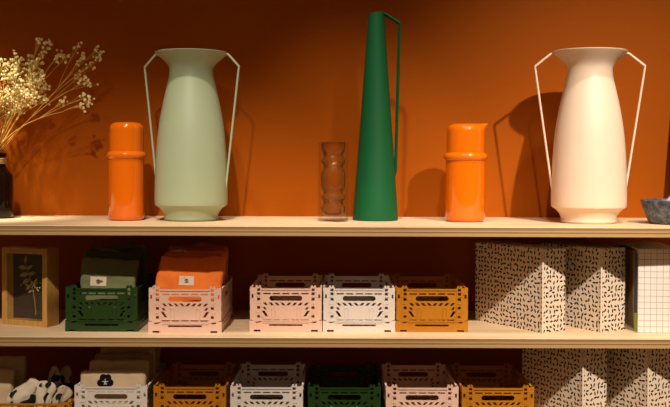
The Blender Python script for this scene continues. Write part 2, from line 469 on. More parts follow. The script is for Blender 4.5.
# ------------------------------------------------------------------ orange carafes
def carafe(label, loc, rz, s):
    t = thing('carafe', label, 'carafe', loc, rz, 'orange enamel carafes')
    bm = bmesh.new()
    add_lathe(bm, [(0, 0.0), (0.040, 0.0), (0.0455, 0.0022), (0.0485, 0.0065), (0.0497, 0.012), (0.0497, 0.156), (0.046, 0.156), (0.046, 0.006), (0, 0.006)], 72)
    o1 = obj('body', bm, M['orange'], t, 40)
    bm = bmesh.new()
    ring = [(0.046, 0.152), (0.0505, 0.1532), (0.0543, 0.1562), (0.0558, 0.1602), (0.0556, 0.1645), (0.0535, 0.1682), (0.0495, 0.1715), (0.0475, 0.1725), (0.046, 0.17), (0.046, 0.152)]
    add_lathe(bm, ring, 72)
    o2 = obj('collar', bm, M['orange'], t, 60)
    bm = bmesh.new()
    prof = [(0.0478, 0.168), (0.0478, 0.222)] + [(0.0478 - 0.0125 * (1 - math.cos(a)), 0.2265 + 0.0165 * math.sin(a)) for a in [k * PI / 2 / 9 for k in range(10)]]
    prof += [(0.0340, 0.2440), (0.0330, 0.2432), (0.0335, 0.239), (0.040, 0.233), (0.0448, 0.2245), (0.0455, 0.168), (0.0478, 0.168)]
    add_lathe(bm, prof, 96)
    for v in bm.verts:
        if v.co.z > 0.2225:
            r = math.hypot(v.co.x, v.co.y); a = math.atan2(v.co.y, v.co.x)
            w = math.exp(-(a / 0.42) ** 2); k = (v.co.z - 0.2225) / 0.0215
            inner = 0.0022 if (r < 0.0350 or (r < 0.046 and v.co.z < 0.238 and r < 0.0478 - 0.0015 and False)) else 0.0
            tgt = 0.0478 + 0.0095 * k ** 1.6 - inner
            r2 = r + (tgt - r) * w * min(1, k * 3)
            v.co.x *= r2 / r; v.co.y *= r2 / r; v.co.z += 0.0012 * w * k
    o3 = obj('neck', bm, M['orange'], t, 50)
    for o in (o1, o2, o3): o.scale = (s, s, 1.0)
    return t
yc = 2.53
carafe('glossy orange enamel carafe with its spout to the right, beside the cream vase', (X(465.5, yc), yc, S1), R(-4), 1.0)
carafe('slimmer glossy orange enamel carafe left of the sage green vase', (X(126.5, yc), yc, S1), R(62), 0.895)

# ------------------------------------------------------------------ tall green pitcher
def pitcher(label, loc, rz):
    t = thing('tall_pitcher', label, 'pitcher', loc, rz)
    H = 0.5265
    outer = [(0, 0), (0.0545, 0), (0.0572, 0.0012), (0.0578, 0.004)] + [(0.0578 - (0.0578 - 0.0198) * k / 12, 0.004 + (H - 0.004) * k / 12) for k in range(1, 13)]
    inner = [(max(r - 0.0018, 0.001), z) for r, z in reversed(outer[4:])] + [(0, 0.03)]
    bm = bmesh.new(); add_lathe(bm, outer + inner, 72)
    for v in bm.verts:
        if v.co.z > H - 0.001: v.co.z += v.co.x * 0.10
    obj('body', bm, M['bottle_green'], t, 40)
    bm = bmesh.new()
    pts = [(0.0175, 0, H - 0.003), (0.024, 0, H - 0.004), (0.0585, 0, H - 0.0265), (0.0585, 0, H - 0.034), (0.0505, 0, 0.124), (0.0455, 0, 0.112)]
    add_tube(bm, pts, 0.0042, 4, up=(0, 1, 0), flat=1.6)
    obj('handle', bm, M['bottle_green'], t, 30)
    return t
yp = 2.572
pitcher('tall tapering dark green pitcher with a thin angular handle, tallest thing on the top shelf', (X(375.6, yp), yp, S1), R(-3))
pitcher('tall dark green pitcher past the right end of the picture, beyond the stone mortar', (0.957, 2.640, S1), R(20))

# ------------------------------------------------------------------ double-walled glass
yg = 2.515
t = thing('double_wall_glass', 'tall clear double-wall glass with wavy amber inner wall, beside the green pitcher', 'glass', (X(333.2, yg), yg, S1))
bm = bmesh.new()
ro, Hg = 0.0375, 0.197
prof = [(0, 0), (ro - 0.002, 0), (ro, 0.002), (ro, Hg - 0.001), (ro - 0.001, Hg), (ro - 0.002, Hg - 0.001), (ro - 0.002, 0.004), (0, 0.004)]
add_lathe(bm, prof, 64); obj('outer_wall', bm, M['clear_glass'], t, 40)
bm = bmesh.new()
zs = [0.196, 0.178, 0.1635, 0.150, 0.137, 0.122, 0.104, 0.085, 0.0725, 0.060, 0.0465, 0.034, 0.022, 0.0185]
rs = [0.0292, 0.0290, 0.0243, 0.0300, 0.0243, 0.0290, 0.0302, 0.0290, 0.0243, 0.0300, 0.0243, 0.0298, 0.0280, 0.0220]
wav = spline_profile(list(zip(rs, zs)), 5)
prof = [(0.0352, Hg - 0.001), (0.0300, Hg)] + wav + [(0, 0.017)]
bm = bmesh.new(); add_lathe(bm, prof, 64)
bmesh.ops.remove_doubles(bm, verts=list(bm.verts), dist=1e-6)
obj('inner_wall', bm, M['amber_glass'], t, 70)

# ------------------------------------------------------------------ stone mortar and pestle
ym = 2.465
mx_, mr = X(642, ym) + 0.0800, 0.078
bm = bmesh.new()
prof = [(0, 0), (0.054, 0), (0.0575, 0.0025), (0.065, 0.015), (0.0735, 0.036), (0.0785, 0.053), (0.0795, 0.0565), (0.0780, 0.058), (0.072, 0.0575), (0.067, 0.048), (0.056, 0.030), (0.036, 0.018), (0.002, 0.014)]
add_lathe(bm, spline_profile(prof[1:], 3), 64)
for v in bm.verts: v.co += noise.noise_vector(v.co * 40) * 0.0009
bmesh.ops.remove_doubles(bm, verts=list(bm.verts), dist=1e-5)
bot = [e for e in bm.edges if e.is_boundary]
bmesh.ops.contextual_create(bm, geom=[e for e in bot if e.verts[0].co.z < 0.004])
tag(obj('mortar', bm, M['stone'], None, 50, (mx_, ym, S1 + 0.0008)), 'blue grey speckled stone mortar at the right end of the top shelf', 'mortar')
bm = bmesh.new()
a, b = Vector((mx_ - 0.022, ym - 0.004, S1 + 0.0405)), Vector((mx_ + 0.105, ym + 0.012, S1 + 0.0970))
add_tube(bm, [a.lerp(b, k / 12) for k in range(13)], [0.006, 0.0165, 0.0205, 0.021, 0.019, 0.0165, 0.0148, 0.014, 0.014, 0.0145, 0.0150, 0.013, 0.006], 24)
tag(obj('pestle', bm, M['pale_stone'], None, 60), 'pale grey pestle resting in the stone mortar', 'pestle')

# ------------------------------------------------------------------ bottle with dried flowers
yb = 2.592
xb = X(-4, yb)
t = thing('bottle', 'dark brown apothecary bottle with twine at its neck, holding the dried flowers', 'bottle', (xb, yb, S1))
bm = bmesh.new()
prof = [(0, 0), (0.039, 0), (0.0425, 0.003), (0.0432, 0.008), (0.0432, 0.106), (0.0422, 0.111), (0.039, 0.1155), (0.031, 0.1245), (0.0265, 0.131), (0.0235, 0.138),
        (0.0228, 0.156), (0.0262, 0.158), (0.0268, 0.163), (0.0262, 0.1675), (0.0215, 0.168), (0.0205, 0.160), (0.0205, 0.138), (0.034, 0.115), (0.040, 0.1), (0.040, 0.006), (0, 0.006)]
add_lathe(bm, prof, 64); obj('body', bm, M['bottle'], t, 35)
bm = bmesh.new()
for k in range(4):
    z = 0.1415 + 0.0034 * k
    add_tube(bm, [(0.0248 * math.cos(a), 0.0248 * math.sin(a), z + 0.0007 * math.sin(3 * a + k)) for a in [2 * PI * j / 28 for j in range(28)]], 0.0018, 7, closed=True)
obj('twine', bm, M['twine'], t, 60)

bunch = thing('dried_flower_bunch', 'bunch of dried cream baby breath blossoms spilling from the dark brown bottle', 'dried flowers', (xb, yb, S1 + 0.150))
mouth = Vector((xb, yb, S1 + 0.150))
rng = random.Random(7)
def add_blossom(bm, c, r):
    vs = bmesh.ops.create_icosphere(bm, subdivisions=1, radius=r, matrix=Matrix.Translation(c) @ Matrix.Rotation(rng.uniform(0, 6), 4, Vector((rng.uniform(-1, 1), rng.uniform(-1, 1), 1))))['verts']
    for i, v in enumerate(vs):
        d = v.co - c
        v.co = c + d * (1.12 if i % 2 else 0.72) * rng.uniform(0.85, 1.15)
def bez(a, b, c, n=8): return [a.lerp(b, k / n).lerp(b.lerp(c, k / n), k / n) for k in range(n + 1)]
def sprig(label, ctrl, hub, clusters, group=None, nb=9, rad=0.018):
    """ctrl/hub/clusters are points in the room; the stem starts inside the bottle"""
    a = mouth + Vector((rng.uniform(-.008, .008), rng.uniform(-.008, .008), -0.07))
    m2 = mouth + Vector((rng.uniform(-.012, .012), rng.uniform(-.012, .012), 0.02))
    O = bunch.location.copy(); a0 = a; a = O
    sb, fb = bmesh.new(), bmesh.new()
    path = [a0, a0.lerp(m2, .5)] + bez(m2, ctrl, hub)
    add_tube(sb, [p - a for p in path], [0.0012] * 2 + [0.00125 - 0.0005 * k / 8 for k in range(9)], 5)
    for cl in clusters:
        j = rng.randint(6, 8) if len(clusters) > 1 else 8
        s = path[2 + j]
        br = bez(s, s.lerp(cl, .5) + Vector((rng.uniform(-.006, .006), rng.uniform(-.006, .006), 0.004)), cl, 5)
        add_tube(sb, [p - a for p in br], 0.00065, 4)
        for k in range(nb):
            d = Vector((rng.gauss(0, 1), rng.gauss(0, 1), rng.gauss(0.25, 1)))
            q = cl + d * rad * 0.52
            st = br[rng.randint(3, 5)]
            add_tube(sb, [st - a, q - a], 0.0004, 3)
            add_blossom(fb, q - a, rng.uniform(0.0029, 0.0048))
    st_ = obj('sprig', sb, M['straw'], bunch, 60)
    if label: st_['label'] = label
    f = obj('blossoms', fb, M['blossom'], st_); f['kind'] = 'stuff'
def V(px, py, y): return Vector((X(px, y), y, Z(px, py, y)))
sprig('long sprig arching low to the right', V(14, 122, 2.58), V(62, 112, 2.56), [V(82, 107, 2.55), V(90, 102, 2.57), V(84, 98, 2.55), V(63, 103, 2.58)], nb=8, rad=0.012)
sprig('long forked sprig reaching furthest right', V(28, 120, 2.6), V(68, 78, 2.6), [V(78, 48, 2.6), V(84, 55, 2.59), V(98, 51, 2.61), V(100, 58, 2.6), V(90, 67, 2.6), V(80, 63, 2.61)], nb=8, rad=0.012)
sprig('sprig between the two longest ones', V(30, 114, 2.62), V(66, 92, 2.6), [V(87, 82, 2.59), V(90, 86, 2.6), V(78, 78, 2.61)], nb=9, rad=0.011)
sprig('upright sprig with the highest tuft', V(14, 110, 2.62), V(38, 62, 2.61), [V(41, 41, 2.6), V(46, 49, 2.61), V(41, 58, 2.61), V(47, 43, 2.6)], nb=8, rad=0.011)
sprig('sprig with a loose tuft', V(22, 110, 2.63), V(46, 72, 2.62), [V(60, 55, 2.62), V(66, 57, 2.61), V(55, 60, 2.62)], nb=7, rad=0.011)
G = 'dense middle of the dried flower bunch'
for k in range(38):
    px = rng.uniform(-46, 40); py = 62 + rng.uniform(0, 52) + max(0, px - 15) * 0.1
    y = rng.uniform(2.545, 2.685)
    hub = V(px * 0.8, py + 14, y)
    cls = [V(px + rng.uniform(-13, 13), py + rng.uniform(-11, 11), y + rng.uniform(-.02, .02)) for _ in range(5)]
    ctrl = mouth.lerp(hub, 0.5) + Vector((0, 0, 0.015))
    sprig(None, ctrl, hub, cls, None, nb=10, rad=0.015)

# ------------------------------------------------------------------ framed dried sprig
fa = Vector((X(2, 2.479), 2.479)); fb_ = Vector((X(47.2, 2.432), 2.432))
fw, fh, fd = (fb_ - fa).length, 0.1895, 0.047
ang = math.atan2(fb_.y - fa.y, fb_.x - fa.x)
mid = (fa + fb_) / 2
t = thing('box_frame', 'deep oak box frame with a dried sprig behind glass, left end of middle shelf', 'picture frame', (mid.x, mid.y, S2), ang)
bm = bmesh.new()
ft = 0.0138
bm_plate(bm, [rect(0, fh / 2, fw, fh), rect(0, fh / 2, fw - 2 * ft, fh - 2 * ft)], fd, Matrix.Translation((0, fd / 2, 0)))
obj('frame', bm, M['oak'], t)
bm = bmesh.new(); add_box(bm, (0, 0.028, fh / 2), (fw - 2 * ft, 0.004, fh - 2 * ft)); obj('backing', bm, M['backing'], t)
bm = bmesh.new(); add_box(bm, (0, 0.004, fh / 2), (fw - 2 * ft, 0.002, fh - 2 * ft)); obj('glass_pane', bm, M['pane'], t)
bm = bmesh.new()
yb_ = 0.0235
stem = bez(Vector((0.016, yb_, 0.024)), Vector((0.014, yb_, 0.085)), Vector((-0.014, yb_ - .002, 0.150)), 10)
add_tube(bm, stem, 0.0011, 6)
side = bez(stem[5], stem[5] + Vector((0.012, 0, 0.010)), Vector((0.024, yb_ - 0.004, 0.104)), 5); add_tube(bm, side, 0.0008, 5)
def leaf(s, a, L, wd):
    d = Vector((math.cos(a), 0, math.sin(a))); p = Vector((-d.z, 0, d.x))
    pts = [s, s + d * L * .3 + p * L * wd * .8, s + d * L * .6 + p * L * wd, s + d * L + p * L * .12, s + d * L * .6 - p * L * wd * .6, s + d * L * .3 - p * L * wd * .8]
    f = bm.faces.new([bm.verts.new(q + Vector((0, -0.0012 - 0.0008 * (j % 3), 0))) for j, q in enumerate(pts)])
    e = bmesh.ops.extrude_face_region(bm, geom=[f])
    for v in e['geom']:
        if isinstance(v, bmesh.types.BMVert): v.co.y += 0.0006
for k, (i_, a, L) in enumerate([(10, 70, .020), (9, 165, .026), (9, 20, .020), (8, 185, .028), (8, 5, .022), (7, 200, .026), (6, 215, .022), (6, 15, .018), (5, 205, .016)]):
    leaf(stem[i_], R(a), L, 0.26)
sp = obj('dried_sprig', bm, M['dry_leaf'], t)
bm = bmesh.new()
for k in range(34):
    add_blossom(bm, Vector((0.014 + rng.gauss(0, .012), yb_ - 0.004 + rng.uniform(-.003, .003), 0.098 + rng.gauss(0, .0075))), rng.uniform(.0014, .0025))
o = obj('blossoms', bm, M['blossom'], sp); o['kind'] = 'stuff'

# ------------------------------------------------------------------ folding crates
CW, CD, CH = 0.1695, 0.265, 0.1055
def panel_loops(w, h0, h1, rep):
    """a crate wall between its corner posts: outline + slots. local x centred, z from h0 to h1"""
    hz = h1 - h0; L = [[(-w / 2, h0), (w / 2, h0), (w / 2, h1), (-w / 2, h1)]]
    def zz(v): return CH * (1 - v) * (h1 / CH)
    k = w / 0.116
    # dashes under the rail
    n = 5 if rep == 1 else 8
    gap = 0.004; tot = w - 0.008; dw = (tot - gap * (n - 1)) / n
    for i in range(n):
        cx = -tot / 2 + dw / 2 + i * (dw + gap)
        L.append(pill(cx, zz(0.118), dw, 0.0036, 0, 3))
        L.append(pill(cx, h0 + 0.0042, dw, 0.0026, 0, 3))
    L.append(pill(0, zz(0.225), 0.078 if rep == 1 else 0.092, 0.0122, 0, 5))
    # slanted slots
    m = 8 if rep == 1 else 14
    for i in range(m):
        u = (i + .5) / m - .5
        if m == 8 and i in (): continue
        s = 1 if u < 0 else -1
        L.append(slant(u * (w - 0.006), zz(0.358), 0.0066, 0.0070, -0.0030 * s))
    for sg in (-1, 1):
        e = sg * (w / 2 - 0.0085)
        L.append(slant(e + sg * 0.0005, zz(0.458), 0.0056, 0.0066, 0.0022 * sg))
        L.append(slant(e - sg * 0.0004, zz(0.580), 0.0066, 0.0135, 0.0044 * sg))
        L.append(pill(e + sg * 0.0045, zz(0.66), 0.0022, 0.0022, 0, 3))
    return L

def crate(name, label, loc, mat, H=CH, W=CW, D=CD, group='folding storage crates'):
    t = thing(name, label, 'crate', loc, 0, group)
    f = H / CH
    # --- base tray: ring wall with slot and foot notches, plus slatted floor
    bm = bmesh.new()
    hb = 0.0235 * f
    def base_loop(w, slot):
        nt_ = 0.0135
        out = [(-w / 2, 0), (-w / 2 + 0.010, 0), (-w / 2 + 0.010, 0.0048), (-w / 2 + 0.026, 0.0048), (-w / 2 + 0.026, 0.0), (w / 2 - 0.026, 0), (w / 2 - 0.026, 0.0048), (w / 2 - 0.010, 0.0048), (w / 2 - 0.010, 0), (w / 2, 0),
               (w / 2, hb + 0.003), (w / 2 - 0.010, hb + 0.0025), (w / 2 - 0.016, hb - 0.003), (w / 2 - 0.024, hb - 0.002), (w / 2 - 0.026, hb - 0.0005),
               (-w / 2 + 0.026, hb - 0.0005), (-w / 2 + 0.024, hb - 0.002), (-w / 2 + 0.016, hb - 0.003), (-w / 2 + 0.010, hb + 0.0025), (-w / 2, hb + 0.003)]
        return [out, pill(0, 0.0158 * f, slot, 0.0042, 0, 4)]
    th = 0.0036
    for s in (-1, 1):
        bm_plate(bm, base_loop(W + 0.0022, 0.080), th, Matrix.Translation((0, s * (D / 2 - th / 2), 0)))
        bm_plate(bm, base_loop(D - 2 * th - 0.0004, 0.150), th, Matrix.Translation((s * (W / 2 + 0.0011 - th / 2), 0, 0)) @ Matrix.Rotation(PI / 2, 4, 'Z'))
    holes = [rect(x, y, 0.011, 0.030) for x in [-0.054 + 0.018 * i for i in range(7)] for y in [-0.1 + 0.04 * j for j in range(6)]]
    bm_plate(bm, [rect(0, 0, W - 2 * th, D - 2 * th)] + holes, 0.003, Matrix.Translation((0, 0, 0.0075)) @ Matrix.Rotation(-PI / 2, 4, 'X'))
    # ledge between slot and hinge
    for s in (-1, 1): add_box(bm, (0, s * (D / 2 + 0.0004), hb - 0.0022), (W * .66, 0.0024, 0.0016))
    obj('base', bm, mat, t)
    # --- end panels
    wp = W * 0.684
    for s in (-1, 1):
        bm = bmesh.new()
        bm_plate(bm, panel_loops(wp, hb + 0.0003, H - 0.0030, 1), 0.0034, Matrix.Translation((0, -0.0001, 0)))
        # rail and posts of square holes
        add_box(bm, (0, -0.0022, H - 0.0048), (wp, 0.0042, 0.0034))
        add_box(bm, (0, -0.0018, hb + 0.0078), (wp, 0.0022, 0.0014))
        for q in (-1, 1):
            pw = 0.0150
            px_ = q * (wp / 2 + pw / 2 - 0.0002)
            hl = [rect(px_ - q * 0.001, H * (1 - v), 0.0074, 0.0066) for v in (0.055, 0.145, 0.265, 0.455, 0.655)]
            bm_plate(bm, [[(px_ - pw / 2, hb - 0.001), (px_ + pw / 2, hb + 0.002), (px_ + pw / 2, H - 0.001), (px_ + pw / 2 - 0.002, H + 0.0008), (px_ - pw / 2, H + 0.0008)]] + hl, 0.0052, Matrix.Translation((0, -0.0006, 0)))
            for kk, dx in enumerate((-0.0035, 0.0035)):
                vs = add_box(bm, (px_ + dx, -0.0008, H + 0.0016), (0.0044, 0.006, 0.0052))
            # pegs in the column
            for v in (0.10, 0.20, 0.36, 0.555, 0.75):
                add_box(bm, (px_ + q * 0.001, -0.0036, H * (1 - v)), (0.010, 0.0018, 0.0022))
            # arched ridge
            cx = q * 0.0300; a0, a1 = 0.030 * f, 0.0535 * f
            pts = [(cx - 0.0046, -0.0022, a0)] + [(cx - 0.0046 * math.cos(k * PI / 8), -0.0022, a1 + 0.0046 * math.sin(k * PI / 8)) for k in range(9)] + [(cx + 0.0046, -0.0022, a0)]
            add_tube(bm, pts, 0.00125, 6, up=(0, 1, 0))
        bm.transform(Matrix.Translation((0, D / 2 - 0.0022, 0)) if False else Matrix.Translation((0, -(D / 2 - 0.0022), 0)))
        if s > 0: bm.transform(Matrix.Rotation(PI, 4, 'Z'))
        obj('end_panel', bm, mat, t)
    # --- side panels with their corner posts
    for s in (-1, 1):
        bm = bmesh.new()
        dp = D - 0.034
        loops = panel_loops(dp, hb + 0.0003, H - 0.0030, 2)
        bm_plate(bm, loops, 0.0034)
        add_box(bm, (0, -0.0010, H - 0.0048), (dp, 0.0030, 0.0034))
        for q in (-1, 1):
            # L shaped corner: leaf along the side, leaf turned onto the end
            cx = q * (D / 2 - 0.0088)
            hl = [rect(cx, H * (1 - v), 0.006, 0.0056) for v in (0.145, 0.265, 0.455, 0.655)]
            bm_plate(bm, [[(cx - 0.0086, hb + 0.0055), (cx + 0.0086, hb + 0.0055), (cx + 0.0086, H), (cx - 0.0086, H)]] + hl, 0.0036)
            for v in (0.06, 0.36, 0.555): add_box(bm, (cx, -0.0020, H * (1 - v)), (0.012, 0.0016, 0.0024))
            lw = 0.0125
            lo = [[(-lw / 2, hb + 0.0055), (-lw / 2 + 0.004, hb + 0.0048), (lw / 2, hb + 0.0005), (lw / 2, H - 0.0015), (-lw / 2 + 0.004, H), (-lw / 2, H)],
                  rect(-0.0005, H * 0.80, 0.0044, 0.0092), pill(0.0042, H * 0.845, 0.0018, 0.0018, 0, 3)]
            mt = Matrix.Translation((q * (D / 2 - 0.0017), lw / 2 - 0.0017, 0)) @ Matrix.Rotation(PI / 2, 4, 'Z')
            bm_plate(bm, lo, 0.0034, mt)
            add_box(bm, (q * (D / 2 + 0.0001), lw - 0.0045, H * 0.80), (0.0014, 0.0016, 0.0125))
            add_box(bm, (q * (D / 2 + 0.0001), 0.0008, H * 0.80), (0.0014, 0.0016, 0.0125))
        # local -y is the outside; put on the left (s<0) or right side
        bm.transform(Matrix.Translation((-(W / 2 - 0.0018), 0, 0)) @ Matrix.Rotation(-PI / 2, 4, 'Z'))
        if s > 0: bm.transform(Matrix.Rotation(PI, 4, 'Z'))
        obj('side_panel', bm, mat, t)
    return t

PL = {k: M[k + '_plastic'] for k in ('pink', 'white', 'mustard', 'green')}
proto = None
def place_crate(color, label, px, yf, z, x=None):
    global proto
    loc = (X(px, yf) if x is None else x, yf + CD / 2, z)
    if proto is None:
        proto = crate('folding_crate', label, loc, PL[color]); return proto
    c = dup_tree(proto, None, PL[color]); c.location = loc; c['label'] = label
    return c
place_crate('green', 'dark green folding crate on the middle shelf, filled with grey green bags', 101.7, 2.377, S2)
place_crate('pink', 'pale pink folding crate on the middle shelf, filled with orange bags', 185.2, 2.362, S2)
place_crate('pink', 'empty pale pink folding crate on the middle shelf beside the white one', 286.5, 2.385, S2, x=-0.1080)
place_crate('white', 'empty off-white folding crate on the middle shelf between pink and mustard', 360, 2.385, S2, x=0.0655)
place_crate('mustard', 'empty mustard yellow folding crate on the middle shelf beside the speckled file boxes', 431.5, 2.387, S2, x=0.2385)
YL = 2.352
place_crate('white', 'off-white folding crate on the bottom shelf, filled with canvas bags', 111, YL, S3)
place_crate('mustard', 'mustard folding crate on the bottom shelf between two off-white crates', 190.2, YL, S3)
place_crate('white', 'empty off-white folding crate on the bottom shelf beside the dark green one', 267.3, YL, S3)
place_crate('green', 'empty dark green folding crate in the bottom row under the white crate', 345.3, YL, S3)
place_crate('pink', 'empty pink folding crate in the bottom row between green and mustard', 423.5, YL, S3)
place_crate('mustard', 'mustard folding crate in the bottom row next to the speckled file box', 498, YL, S3, x=0.3905)
crate('folding_crate', 'low mustard crate at the bottom left under patterned cloths', (-0.742, 2.345 + 0.165 / 2, S3), PL['mustard'], H=0.067, W=0.165).rotation_euler.z = PI / 2

# ------------------------------------------------------------------ cloth bags in the crates
FL = 0.0092   # top of a crate's floor
def bag(name, label, x, y, zb, w, t, h, mat, lean, seed, group, rz=0.0, cat='bag', folds=((0.52, 0.0012),), amp=0.0034, roll=0.0):
    bm = soft_box(w, t, h, t * 0.46, 22, amp, seed, 16, folds, 0.0, t * 0.25, t * 0.34)
    o = obj(name, bm, mat, None, 70, (x, y, zb), (lean, roll, rz))
    return tag(o, label, cat, group)
def strap(host, x0, x1, h, mat, rise=0.012):
    bm = bmesh.new()
    pts = [(x0 + (x1 - x0) * k / 12, 0.004 * math.sin(k), h - 0.006 + rise * math.sin(PI * k / 12)) for k in range(13)]
    add_tube(bm, pts, 0.0055, 8, up=(0, 1, 0), flat=0.35)
    obj('strap', bm, mat, host, 60)
def label_patch(host, cx, cz, w, h):
    b = drape_shape(host, [rect(cx - w / 4, cz, w / 2, h), rect(cx + w / 4, cz, w / 2, h)], 0.0012)
    bmesh.ops.remove_doubles(b, verts=list(b.verts), dist=1e-6)
    p = obj('sewn_label', b, M['patch'], host); p['label'] = 'small pale sewn label'
    lo = []
    n = 14
    for k in range(n):      # ring of the round emblem
        a0, a1 = 2 * PI * k / n, 2 * PI * (k + 1) / n
        lo.append([(cx + r * math.cos(a), cz + r * math.sin(a)) for r, a in ((.0034, a0), (.0046, a0), (.0046, a1), (.0034, a1))])
    lo.append(ell(cx, cz, .0016, .0016, 0, 8))
    obj('emblem', drape_shape(host, lo, 0.0034), M['brown_ink'], p)

gc = proto.location
G1, G2, G3 = 'grey green bags in the dark green crate', 'orange bags in the pink crate', 'canvas bags in the white crate'
b1 = bag('cloth_bag', 'front grey green folded cloth bag with a sewn label in the green crate', gc.x + 0.005, 2.421, S2 + FL, 0.134, 0.028, 0.158, M['bag_green'], R(-9), 1, G1, folds=((0.60, .002), (0.34, .0012)), amp=0.0042, roll=R(1.0))
label_patch(b1, -0.025, 0.103, 0.038, 0.022)
b2 = bag('cloth_bag', 'dark olive folded cloth bag standing second in the green crate', gc.x + 0.003, 2.455, S2 + FL, 0.136, 0.026, 0.172, M['bag_dark'], R(-8), 2, G1)
strap(b2, -0.045, 0.02, 0.172, M['bag_green'], 0.008)
b3 = bag('cloth_bag', 'dark folded cloth bag standing third in the green crate, just showing behind', gc.x + 0.008, 2.488, S2 + FL, 0.138, 0.026, 0.178, M['bag_dark'], R(-8), 3, G1)
b4 = bag('cloth_bag', 'rearmost dark folded cloth bag in the green crate', gc.x + 0.008, 2.522, S2 + FL, 0.138, 0.026, 0.183, M['bag_green'], R(-8), 4, G1)
strap(b4, 0.0, 0.056, 0.183, M['bag_green'], 0.010)
px0 = X(185.2, 2.362)
o1 = bag('cloth_bag', 'front orange folded cloth bag with a sewn label in the pink crate', px0 + 0.000, 2.407, S2 + FL + 0.004, 0.157, 0.030, 0.162, M['bag_orange'], R(-9), 5, G2, folds=((0.62, .0018),), amp=0.0045, roll=R(2.4))
label_patch(o1, -0.007, 0.103, 0.036, 0.022)
o2 = bag('cloth_bag', 'rust orange folded cloth bag standing second in the pink crate', px0 + 0.006, 2.444, S2 + FL, 0.144, 0.028, 0.172, M['bag_rust'], R(-8), 6, G2)
strap(o2, -0.052, -0.01, 0.172, M['canvas'], 0.008)
o3 = bag('cloth_bag', 'rust orange folded cloth bag standing third in the pink crate', px0 + 0.009, 2.481, S2 + FL, 0.144, 0.028, 0.176, M['bag_orange'], R(-8), 7, G2)
o4 = bag('cloth_bag', 'rearmost rust orange cloth bag in the pink crate, showing at the right', px0 + 0.007, 2.517, S2 + FL, 0.146, 0.028, 0.182, M['bag_rust'], R(-8), 8, G2)
strap(o4, -0.02, 0.05, 0.182, M['bag_rust'], 0.010)
wx = X(111, YL)
c1 = bag('tote_bag', 'front natural canvas tote bag with a dark flower print in the white crate', wx - 0.002, 2.385, S3 + FL, 0.158, 0.024, 0.125, M['canvas'], R(-4), 9, G3, amp=0.0016)
fl = []
fx, fz = -0.017, 0.0985
for a in (192, 116, 60, -10): fl.append(ell(fx + 0.0100 * math.cos(R(a)), fz + 0.0098 * math.sin(R(a)), 0.0098, 0.0088, R(a), 18))
fl.append(ell(fx, fz - 0.0105, 0.0105, 0.0045, R(4), 14))
pr = obj('flower_print', drape_shape(c1, fl, 0.0010), M['ink'], c1); pr['label'] = 'dark four-petalled flower print'
ctr = [[(fx + r * math.cos(R(a)), fz + r * math.sin(R(a))) for r, a in ((.0012, d - 90), (.0012, d + 90), (.0075, d + 4), (.0075, d - 4))] for d in (90, 168, 12, 250, 300)]
obj('print_veins', drape_shape(c1, ctr, 0.0016), M['patch'], pr)
c2 = bag('tote_bag', 'natural canvas tote bag standing second in the white crate', wx + 0.004, 2.415, S3 + FL, 0.146, 0.024, 0.141, M['canvas'], R(-8), 10, G3, amp=0.003)
c3 = bag('tote_bag', 'brown canvas tote bag standing third in the white crate', wx + 0.009, 2.447, S3 + FL, 0.140, 0.024, 0.153, M['canvas_dark'], R(-8), 11, G3, amp=0.003)
c4 = bag('tote_bag', 'natural canvas tote bag standing fourth in the white crate', wx + 0.012, 2.479, S3 + FL, 0.136, 0.024, 0.166, M['canvas'], R(-8), 12, G3, amp=0.003)
c5 = bag('tote_bag', 'rearmost brown canvas tote bag in the white crate', wx + 0.016, 2.511, S3 + FL, 0.134, 0.024, 0.174, M['canvas_dark'], R(-8), 13, G3, amp=0.003)
# loose canvas bags at the far left, standing in the low mustard crate
G4 = 'canvas pouches in the low mustard crate'
def pouch(label, x, y, w, t, h, mat, lean, seed, roll):
    o = bag('canvas_pouch', label, x, y, S3 + FL + 0.002, w, t, h, mat, lean, seed, G4, 0.0, 'pouch', ((0.82, .0012),), 0.0025, roll)
pouch('front beige canvas pouch at the bottom left, leaning in the low mustard crate', -0.818, 2.412, 0.100, 0.024, 0.120, M['canvas'], R(-10), 14, R(3))
pouch('taller canvas pouch behind the beige one at the bottom left', -0.806, 2.470, 0.115, 0.026, 0.138, M['canvas'], R(-6), 15, R(-2))

def cloth_roll(label, p0, p1, r0, r1, flat, mat, seed, amp=0.5):
    """a bunched, folded cloth: tapering, flattened and creased"""
    p0, p1 = Vector(p0), Vector(p1)
    bm = bmesh.new(); n, sg = 30, 44
    ax = (p1 - p0); L = ax.length; ax.normalize()
    u = Vector((0, 1, 0)); u = (u - ax * u.dot(ax)).normalized(); v = ax.cross(u)
    rings = []
    for i in range(n + 1):
        s = i / n; r = (r0 + (r1 - r0) * s) * math.sqrt(max(0.0, 1 - (2 * s - 1) ** 6)) + 0.0004
        ring = []
        for k in range(sg):
            a = 2 * PI * k / sg
            w = 1 + amp * noise.noise(Vector((math.cos(a) * 1.4, math.sin(a) * 1.4, s * 2.2 + seed * 5))) + 0.15 * math.sin(5 * a + seed + 3.0 * s) * (0.4 + s) + 0.14 * noise.noise(Vector((math.cos(a) * 3, math.sin(a) * 3, s * 6 + seed)))
            ring.append(bm.verts.new((ax * L * s) + u * r * flat * math.cos(a) * w + v * r * math.sin(a) * w))
        rings.append(ring)
    for A, B in zip(rings, rings[1:]):
        for k in range(sg): bm.faces.new((A[k], A[(k + 1) % sg], B[(k + 1) % sg], B[k]))
    bm.faces.new(rings[0]); bm.faces.new(rings[-1])
    o = obj('patterned_cloth', bm, mat, None, 75, tuple(p0))
    return tag(o, label, 'cloth', 'patterned cloths in the low mustard crate')
def W3(px, py, y): return (X(px, y), y, Z(px, py, y))
